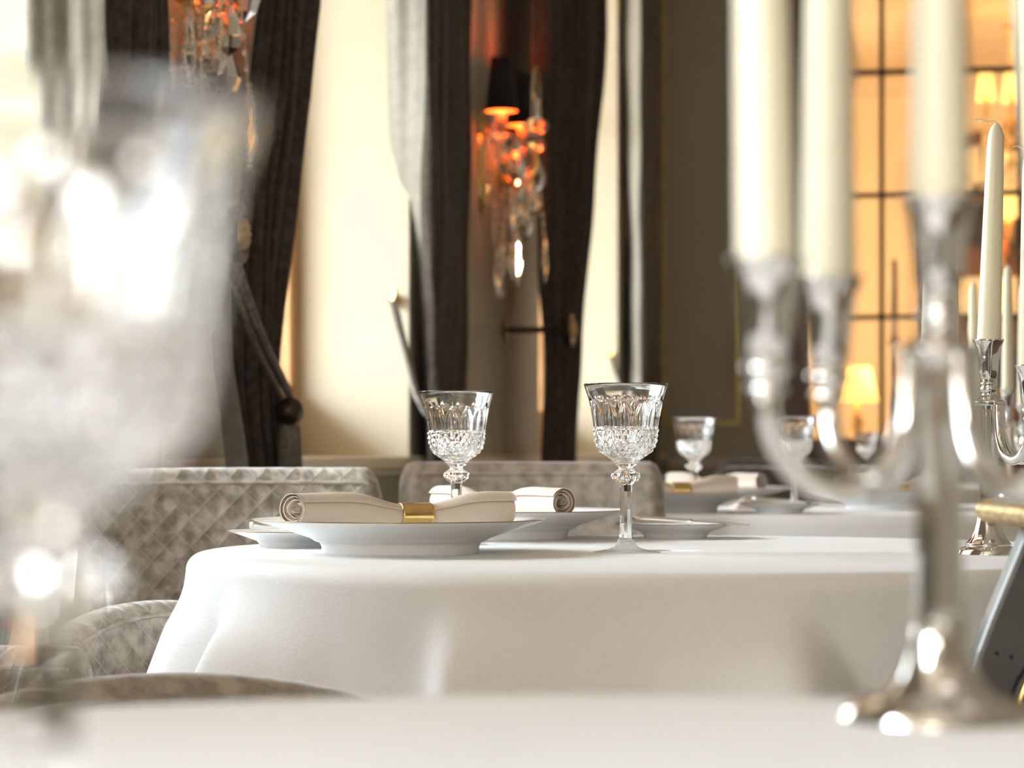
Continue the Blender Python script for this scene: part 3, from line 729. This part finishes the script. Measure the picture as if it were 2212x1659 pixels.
def build_settings():
    pm, pr, bm, br = plate_meshes()
    nm = [napkin_mesh(seed=1), napkin_mesh(ring_at=.45, seed=4, skew=0)]
    ring = MB(); rows = []
    for (r, x) in [(.0136, -.018), (.0146, -.0182), (.0148, -.016), (.0148, .016), (.0146, .0182), (.0136, .018), (.0136, -.018)]:
        rows.append([(x, r * math.cos(2 * PI * k / 48) * 1.05, r * math.sin(2 * PI * k / 48) * .97) for k in range(48)])
    ring.grid(rows, True); rm = ring.mesh('napkin_ring', MT['gold'])
    def two(name, x, y, a, b, lab, cat, grp):
        r = tag(empty(name, (x, y, TZ + .0005)), lab, cat, grp)
        for n, me in (('body', a), ('rim', b)):
            o = bpy.data.objects.new(n, me); COL.objects.link(o); o.parent = r
    def napkin(x, y, ang, lab, lab_r, v=0, z=.0510):
        o = bpy.data.objects.new('rolled_napkin', nm[v]); COL.objects.link(o)
        tilt = .045
        o.location = (x, y, TZ + z); o.rotation_euler = (0, 0, ang); tag(o, lab, 'napkin', 'rolled linen napkins')
        at = (.065 if v == 0 else -.05) * .264
        g = bpy.data.objects.new('napkin_ring', rm); COL.objects.link(g)
        g.location = (x + at * math.cos(ang), y + at * math.sin(ang), TZ + z - .0075); g.rotation_euler = (0, 0, ang)
        tag(g, lab_r, 'napkin ring', 'gold napkin rings')
    R = math.radians
    sets = [(X_at(865, 2.85), 2.85, 20, 0, 'wide white plate in front, gold-ringed napkin across it', 'beige rolled napkin with spiral left end on the front plate', 'gold ring around the napkin of the front plate'),
            (X_at(1080, 3.31), 3.31, -52, 1, 'white plate behind the front plate, at the far edge of its table', 'white-topped rolled napkin behind the front one, folded end facing right', 'gold ring on the napkin behind the front plate'),
            (X_at(1449, 4.78), 4.78, 20, 0, 'blurred white plate on the second table behind the tall goblet', 'blurred beige napkin roll behind the tall goblet\'s stem', 'gold ring reflecting orange on the second table\'s nearest napkin'),
            (X_at(1545, 5.42), 5.42, -48, 1, 'white plate at the back of the second table behind the out-of-focus goblet', 'sunlit white napkin roll behind the out-of-focus goblet', 'gold ring on the sunlit napkin at the back of the second table'),
            (X_at(1925, 5.02), 5.02, 35, 0, 'white plate on the second table behind the silver candelabrum\'s arms', 'grey-beige napkin roll behind the silver candelabrum\'s arms', 'gold ring on the napkin behind the candelabrum\'s arms'),
            (X_at(1655, 8.15), 8.15, 24, 0, 'farthest white plate, on the distant third table', 'farthest napkin roll, on the distant third table', 'tiny gold ring on the farthest napkin')]
    for (x, y, a, v, l1, l2, l3) in sets:
        two('dinner_plate', x, y, pm, pr, l1, 'plate', 'wide white dinner plates'); napkin(x, y, R(a), l2, l3, v)
    # knife
    def knife(x, y, ang, z, tilt, lab):
        r = tag(empty('butter_knife', (x, y, TZ + z)), lab, 'knife', 'butter knives'); r.rotation_euler = (0, tilt, ang)
        m = MB(); st = [(0, .006, .0035), (.004, .0088, .0052), (.012, .0092, .0056), (.03, .0075, .0046), (.055, .0055, .0038), (.07, .0048, .0034), (.074, .0056, .004), (.078, .004, .003)]
        m.grid([[(x_, w * math.cos(2 * PI * k / 16), h * math.sin(2 * PI * k / 16)) for k in range(16)] for (x_, w, h) in st], True)
        m.f.append(tuple(range(16))[::-1]); m.build('handle', MT['steel'], r)
        m = MB(); st = [(.077, .004, .0016), (.09, .0075, .0012), (.12, .0095, .001), (.14, .0085, .0009), (.152, .004, .0007), (.155, .0005, .0005)]
        m.grid([[(x_, w * math.cos(2 * PI * k / 16), h * math.sin(2 * PI * k / 16)) for k in range(16)] for (x_, w, h) in st], True)
        m.build('blade', MT['steel'], r)
    for (px, Y, l1, l2, kx, ang) in [(636, 3.03, 'small white bread plate tucked left behind the front plate', 'butter knife with bronze-glinting end on the left bread plate', -.052, .25),
                                   (1459, 3.335, 'small white bread plate right of the tall goblet', 'silver butter knife lying across the bread plate beside the tall goblet', -.055, -.32),
                                   (1685, 4.66, 'small pale bread plate on the second table, below the blurred goblet seen through silver arms', 'bright butter knife on the second table\'s bread plate', -.05, .5),
                                   (1270, 5.06, 'small bread plate at the second table\'s left, behind the tall goblet', 'glinting butter knife end left of the second table\'s napkin', -.06, .3)]:
        x = X_at(px, Y); two('bread_plate', x, Y, bm, br, l1, 'plate', 'small bread plates')
        knife(x + kx, Y - .01, ang, .0278, .045, l2)
    # folded menu cards / white folded napkin
    m = MB(); x, y = X_at(1668, 4.98), 4.98
    m.add([(-.05, -.04, 0), (.05, -.04, 0), (.045, 0, .022), (-.02, 0, .024), (-.05, .04, 0), (.05, .04, 0)], [(0, 1, 2, 3), (3, 2, 5, 4), (0, 3, 4), (1, 5, 2), (0, 4, 5, 1)], True)
    o = m.build('folded_napkin', MT['napkin'], smooth=False, bevel=.002); o.location = (x - .03, y + .06, TZ + .0005); o.rotation_euler = (0, 0, .2)
    tag(o, 'white folded napkin lying on the second table left of the blurred goblet', 'napkin')

# ------------------------------------------------------------------ candelabra and candles
def candelabrum(x, y, scale, ang, arm_r, label, base_r=.042):
    r = tag(empty('candelabrum', (x, y, TZ + .0005), ang, scale), label, 'candelabrum', 'silver candelabra')
    br = base_r
    m = MB(); m.lathe([(0, 0), (br, 0), (br, .003), (br * .965, .0045), (br * .97, .0065), (br * .90, .0075), (br * .88, .0088), (br * .76, .0096), (br * .74, .0112), (.0235, .0120), (.0222, .0135), (.0178, .0185), (.0145, .0260), (.0120, .0350), (.0108, .046), (0, .046)], 72, mod=lambda a, z: 1 + (.02 * math.cos(8 * a) if .0105 < z < .04 else 0)); m.build('base', MT['silver'], r)
    m = MB(); m.lathe([(0, .0455), (.0122, .046), (.0122, .048), (.0104, .0495), (.0102, .06), (.0100, .10), (.0104, .150), (.0112, .1535), (0, .1535)], 8, flat=True); m.build('column', MT['silver'], r)
    m = MB(); m.lathe([(0, .1535), (.017, .1535), (.0182, .1545), (.0178, .156), (.0182, .157), (.0178, .1585), (.012, .1605), (.0085, .1635), (.0068, .1660), (.0090, .1690), (.0095, .1715), (.0072, .1735), (.0090, .1755), (.0085, .1775), (.0060, .179), (0, .179)], 48); m.build('collar', MT['silver'], r)
    def cup(c, z, parent, k=1.):
        m = MB(); m.lathe([(0, 0), (.0058, 0), (.0088, .004), (.0102, .012), (.0115, .024), (.0130, .035), (.0152, .0405), (.0160, .0418), (.0158, .0428), (.0146, .0424), (.0132, .041), (.0128, .034), (0, .033)], 8 if False else 48, (c[0], c[1], z), mod=lambda a, z: 1 + (.035 * math.cos(6 * a) if z < .037 else 0)); return m.build('candle_cup', MT['silver'], parent)
    cup((0, 0), .1785, r)
    for k in range(4):
        a = k * PI / 2; c, s = math.cos(a), math.sin(a); R = arm_r
        prof = [(.0150, .1545), (.0155, .140), (.0185, .122), (.027, .107), (.042, .099), (.058, .0992), (.071, .106), (.0805, .117), (.0848, .129), (.085, .139)]
        f = (R - .0145) / (.085 - .0145)
        pts = [((.0145 + (q - .0145) * f) * c, (.0145 + (q - .0145) * f) * s, z) for q, z in prof]
        m = MB(); m.tube(catmull(pts, 6), .0050, 14); m.build('arm', MT['silver'], r)
        m = MB(); m.lathe([(0, .137), (.0062, .137), (.0085, .1395), (.0062, .142), (.0058, .143), (.0095, .1465), (.0100, .149), (.0070, .1515), (.0062, .153), (0, .153)], 32, (R * c, R * s, 0)); m.build('knop', MT['silver'], r)
        cup((R * c, R * s), .1505, r)
    ca, sa = math.cos(ang), math.sin(ang); out = [(x, y, TZ + .0005 + (.1785 + .0335) * scale)]
    for k in range(4):
        a = k * PI / 2; lx, ly = arm_r * scale * math.cos(a), arm_r * scale * math.sin(a)
        out.append((x + lx * ca - ly * sa, y + lx * sa + ly * ca, TZ + .0005 + (.1505 + .0335) * scale))
    return out

def candle_meshes():
    r0 = .0119
    m = MB(); m.lathe([(0, 0), (.0112, 0), (r0, .008), (.0118, .02), (.0108, .10), (.0095, .18), (.0083, .228), (.0074, .236), (.0055, .242), (.0025, .246), (.0004, .2475)], 40)
    w = MB(); w.tube(catmull([(0, 0, .246), (-.002, 0, .249), (-.010, .001, .2485), (-.016, 0, .251), (-.022, .001, .2505)], 5), .0007, 6)
    return m.mesh('wax', MT['wax']), w.mesh('wick', MT['wick'])

def build_candelabra():
    wm, km = candle_meshes()
    def candle(p, lab, lean=(0, 0), k=1., rz=0., kx=1.):
        r = tag(empty('taper_candle', p, 0), lab, 'candle', 'ivory taper candles'); r.rotation_euler = (lean[0], lean[1], rz); r.scale = (kx, kx, k)
        for n, me in (('wax', wm), ('wick', km)):
            o = bpy.data.objects.new(n, me); COL.objects.link(o); o.parent = r
    ph = math.atan2(-.0372, -.0764)
    a = candelabrum(.18, 1.078, 1., ph, .085, 'large blurred silver candelabrum in front, foot on the nearest table')
    labs = ['central tall candle of the large front candelabrum', 'leftmost tall candle, blurred, on the front candelabrum\'s outer arm', 'candle cut by the photo\'s top right corner, leaning slightly left', 'front candelabrum\'s candle outside the right edge of view', 'second tall candle from the left, on the front candelabrum']
    for i, p in enumerate(a):
        if i == 3: continue
        candle(p, labs[i], lean=((.0, -.085) if i == 2 else (.0, -.02 if i == 1 else 0)), kx=1.05)
    b = candelabrum(X_at(2135, 2.80), 2.80, 1.07, ph, .070, 'sharp silver candelabrum at right, foot on the goblet table behind a gilt edge', base_r=.031)
    labs = ['sharp tapering candle with curled wick in the right candelabrum\'s centre', 'candle half hidden behind the front candelabrum\'s central candle', 'candle at the right edge with a curled wick, lower than its neighbour', 'candle of the right candelabrum beyond the right edge', 'candle mostly hidden behind the front candelabrum\'s central cup']
    for i, p in enumerate(b):
        if i == 3: continue
        candle(p, labs[i], lean=(0, .035 if i == 0 else (.02 if i == 1 else 0)), k=1.0 if i == 0 else .965, rz=0 if i < 2 else .5, kx=1.07)
    c = candelabrum(X_at(2177, 5.2), 5.2, 1.09, ph + .5, .070, 'distant silver candelabrum at the right edge, standing on the second table', base_r=.031)
    labs = ['slim distant candle just right of the sharp tapering candle', 'distant candle almost hidden behind the sharp tapering candle', '', 'distant candle touching the photo\'s right edge', 'distant candle peeking out left of the sharp tapering candle']
    for i, p in enumerate(c):
        if i == 2: continue
        candle(p, labs[i], k=1.06, kx=1.05, rz=i)

# ------------------------------------------------------------------ chairs
def chair(x, y, face, Hb, w, curve, label, quilt=True, th=.065, depth=.44, arch=.0, cz=.12, seat_h=.44, fab=None):
    """x, y: middle of the backrest's inner face on plan; face: heading (radians) the sitter looks to"""
    r = tag(empty('upholstered_chair', (x, y, 0), face - PI / 2), label, 'chair', 'taupe upholstered chairs')
    bmt = MT['quilt'] if quilt else MT[fab or 'velvet_plain']
    m = MB(); uvs = []; rows = []; NV = 56
    zb = seat_h - .10
    for i in range(NV + 1):
        v = -1 + 2 * i / NV; av = abs(v)
        ang = v * curve                                         # plan arc
        Rr = w / math.sin(curve) if curve > .05 else None
        if Rr: px, py = Rr * math.sin(ang), Rr * (1 - math.cos(ang)); nx, ny = math.sin(ang), -math.cos(ang)
        else: px, py, nx, ny = v * w, 0, 0, -1
        e = max(0, (av - .90) / .10); tk = th * (.25 + .75 * math.sqrt(max(0, 1 - e * e)))
        top = Hb - arch * av ** 2.2 - .055 * e ** 2.4
        mid = th * .5
        loop = []
        rad = tk * .5
        for (o, z) in [(-1, zb), (-1, zb + (top - zb) * .35), (-1, zb + (top - zb) * .7), (-1, top - rad * 1.3), (-.97, top - rad * .7), (-.8, top - rad * .28), (-.5, top - rad * .07), (0, top), (.5, top - rad * .07), (.8, top - rad * .28), (.97, top - rad * .7), (1, top - rad * 1.3), (1, zb + (top - zb) * .7), (1, zb + (top - zb) * .35), (1, zb)]:
            d = mid + o * rad
            lean = -.10 * max(0, z - seat_h)
            loop.append((px + nx * d, py + ny * d + lean, z)); uvs.append((v * w, z))
        rows.append(loop)
    m.grid(rows, True, flip=True); n = len(rows[0])
    m.f.append(tuple(range(n))); m.f.append(tuple(range(NV * n, NV * n + n))[::-1]); m.uv = uvs
    b = m.build('backrest', bmt, r)
    s = MB(); s.tube([Vector(rw[4]) + Vector((0, 0, .001)) for rw in rows[2:-2]], .0028, 8); s.build('piping', MT['velvet_plain'], b)
    m = MB(); rows = []
    sw = w * .92
    for (k, z) in [(.02, seat_h - .09), (.96, seat_h - .09), (1, seat_h - .07), (1, seat_h - .02), (.97, seat_h - .004), (.9, seat_h), (.02, seat_h + .006)]:
        rows.append([((sw * k) * math.copysign(abs(math.cos(t)) ** .35, math.cos(t)), depth * .5 + (depth * .5 * k) * math.copysign(abs(math.sin(t)) ** .35, math.sin(t)), z) for t in [2 * PI * (q + .5) / 48 for q in range(48)]])
    m.grid(rows, True); m.build('seat', MT['velvet_plain'], r)
    for sx in (-1, 1):
        for yy in (.04, depth - .05):
            m = MB(); m.lathe([(0, 0), (.012, 0), (.02, seat_h - .09), (0, seat_h - .09)], 12, (sx * (sw - .05), yy, 0)); m.build('leg', MT['walnut'], r)

def build_chairs():
    R = math.radians
    def hd(dx, dy): return math.atan2(dy, dx)
    chair(-.405, 3.60, hd(.38, -.92), .842, .225, .50, 'quilted taupe chair behind the goblet table at left, tall back', True, depth=.27)
    chair(X_at(1152, 4.40), 4.40, hd(.05, -1), .847, .215, .40, 'plain taupe chair behind the sharp goblets with pale left edge', False)
    chair(X_at(1772, 6.42), 6.42, hd(-.1, -1), .846, .25, .35, 'dark distant chair in front of the glazed partition', False, fab='velvet')
    chair(-.40, 3.06, hd(.8, -.6), .685, .21, .25, 'low quilted chair back lit bright beside the white cloth at left', True, arch=.055, depth=.22, th=.05)
    chair(-.648, 2.66, hd(0, -1), .660, .20, .18, 'low dark-faced chair back at the lower left edge', True, arch=.0)
    chair(-.312, 2.275, hd(.52, -.85), .664, .205, .75, 'low curved chair back just above the nearest tablecloth at lower left', False, arch=.035, depth=.36, th=.055)

# ------------------------------------------------------------------ trolley
def build_trolley():
    Y = 2.18
    def P(px, py): return (X_at(px, Y), Z_at(py, Y))
    xl, zt = P(2110, 1078); _, zb = P(2110, 1127)
    r = tag(empty('serving_trolley', (xl, Y, 0)), 'slate-grey serving trolley with gilt rounded edge at lower right', 'trolley')
    hh = (zt - zb) / 2; zc = (zt + zb) / 2
    m = MB(); rows = []                                      # gilt rounded rail round the tray
    path = catmull([(.75, .0, zc), (.40, .0, zc), (.06, .0, zc), (.012, -.006, zc), (.006, -.05, zc), (.006, -.30, zc), (.02, -.36, zc), (.08, -.37, zc), (.75, -.37, zc)], 6)
    # keep the rail in front region flat
    m.tube(path, hh, 20); m.build('gilt_rail', MT['gilt_wood'], r)
    m = MB(); m.box((.012, -.365, zc - hh * .6), (.75, -.004, zc + hh * .75)); m.build('tray', MT['black'], r)
    # slanted side panel
    pl = [P(2196, 1122), P(2150, 1232), P(2112, 1325), P(2085, 1396), P(2060, 1500), P(2050, 1640)]
    left = [(p[0] - xl, p[1]) for p in pl] + [(-.01, .45), (.02, .12)]
    right = [(.62, z) for _, z in left]
    m = MB(); n = len(left); y0, y1 = -.06, -.025
    vs = [(x, y0, z) for x, z in left] + [(x, y0, z) for x, z in right] + [(x, y1, z) for x, z in left] + [(x, y1, z) for x, z in right]
    fs = []
    for i in range(n - 1):
        fs += [(i + 1, n + i + 1, n + i, i), (2 * n + i, 3 * n + i, 3 * n + i + 1, 2 * n + i + 1), (i, 2 * n + i, 2 * n + i + 1, i + 1), (n + i + 1, 3 * n + i + 1, 3 * n + i, n + i)]
    fs += [(0, n, 3 * n, 2 * n), (n - 1, 3 * n - 1, 4 * n - 1, 2 * n - 1)]
    m.add(vs, fs, True); p = m.build('side_panel', MT['slate'], r, bevel=.005)
    cx, cz = P(2312, 1530); cx -= xl; Rg = (2312 - 2166) / FPX * Y
    m = MB(); rows = []
    for (rr, yy) in [(Rg * 1.14, -.0595), (Rg * 1.14, -.066), (Rg * 1.06, -.069), (.001, -.069)]:
        rows.append([(cx + rr * math.cos(2 * PI * k / 64), yy, cz + rr * math.sin(2 * PI * k / 64)) for k in range(64)])
    m.grid(rows, True); m.build('roundel', MT['black'], r)
    m = MB(); m.tube([(cx + Rg * math.cos(2 * PI * k / 72), -.071, cz + Rg * math.sin(2 * PI * k / 72)) for k in range(73)], .0042, 10, False); m.build('gold_ring', MT['gold'], r)
    for (px, py) in ((2155, 1407), (2124, 1399)):
        a, b = P(px, py); m = MB(); rows = []
        for (rr, yy) in [(.0016, -.0598), (.0016, -.0606), (.0001, -.061)]: rows.append([(a - xl + rr * math.cos(2 * PI * k / 12), yy, b + rr * math.sin(2 * PI * k / 12)) for k in range(12)])
        m.grid(rows, True); m.build('screw', MT['black'], r)
    m = MB(); m.box((.0, -.36, .12), (.70, -.03, .15)); m.build('lower_shelf', MT['slate'], r, bevel=.004)
    m = MB(); m.box((.56, -.35, .15), (.62, -.30, zc - hh * .6)); m.build('post', MT['slate'], r)
    for (a, b) in ((.04, -.06), (.04, -.32), (.64, -.06), (.64, -.32)):
        m = MB(); m.tube([(a - .012, b, .05), (a + .012, b, .05)], .05, 24); m.tube([(a, b, .05), (a, b, .125)], .008, 8); m.build('wheel', MT['black'], r)

# ------------------------------------------------------------------ assemble
build_room(); build_back_room(); build_curtains(); build_holdbacks(); build_sconces()
table(.04, .69, .515, F_GEN, 'nearest round table, under the blurred white foreground cloth', 'blurred white tablecloth of the nearest table across the bottom')
table(.18, 2.915, .545, F_MID, 'round table under the sharp white cloth with two goblets', 'sharp white tablecloth with folds under the two crystal goblets')
table(.58, 5.08, .58, F_GEN, 'second round table behind the goblet table', 'white cloth of the second table behind the tall goblet')
table(1.12, 8.75, .66, F_GEN, 'distant round table before the glazed partition', 'distant white cloth before the glazed partition')
build_goblets(); build_settings(); build_candelabra(); build_chairs(); build_trolley()

# added soft fill for camera-facing sides, no lamps known behind the camera
for (x, y, z, e) in ((-1.35, -1.9, 1.75, 75), (-.75, -2.2, 1.85, 60)):
    L = bpy.data.lights.new('fill_light', 'POINT'); L.energy = e; L.color = (1, .94, .88); L.shadow_soft_size = .28
    o = bpy.data.objects.new('fill_light', L); COL.objects.link(o); o.location = (x, y, z)
# ------------------------------------------------------------------ sky, camera, view
w = bpy.data.worlds.new('sky'); SC.world = w; w.use_nodes = True
nt = w.node_tree; bg = nt.nodes['Background']
tc = nt.nodes.new('ShaderNodeTexCoord'); sp = nt.nodes.new('ShaderNodeSeparateXYZ'); rp = nt.nodes.new('ShaderNodeValToRGB')
nt.links.new(tc.outputs['Generated'], sp.inputs[0]); nt.links.new(sp.outputs[2], rp.inputs[0])
rp.color_ramp.elements[0].position = 0.0; rp.color_ramp.elements[0].color = (.17, .17, .16, 1)
rp.color_ramp.elements[1].position = 1.0; rp.color_ramp.elements[1].color = (.75, .88, 1, 1)
e = rp.color_ramp.elements.new(.5); e.color = (.80, .90, 1, 1)
e2 = rp.color_ramp.elements.new(.16); e2.color = (.34, .36, .37, 1)
nt.links.new(rp.outputs[0], bg.inputs[0]); bg.inputs[1].default_value = 33.0

cd = bpy.data.cameras.new('camera'); cam = bpy.data.objects.new('camera', cd); COL.objects.link(cam)
cam.location = (0, 0, CZ); cam.rotation_euler = (PI / 2, 0, 0)
cd.sensor_width = 36; cd.lens = 90; cd.shift_y = (HOR - H / 2) / W
cd.clip_start = .05; cd.clip_end = 60
cd.dof.use_dof = True; cd.dof.focus_distance = 2.87; cd.dof.aperture_fstop = 7.2; cd.dof.aperture_blades = 0
SC.camera = cam
SC.view_settings.view_transform = 'Standard'; SC.view_settings.look = 'None'
SC.view_settings.exposure = 0.22; SC.view_settings.gamma = 1; SC.view_settings.use_curve_mapping = False
cy = SC.cycles
cy.use_denoising = True; cy.max_bounces = 14; cy.diffuse_bounces = 5; cy.glossy_bounces = 6; cy.transmission_bounces = 12
cy.transparent_max_bounces = 12; cy.sample_clamp_indirect = 12; cy.sample_clamp_direct = 0; cy.blur_glossy = .3
cy.caustics_reflective = True; cy.caustics_refractive = True
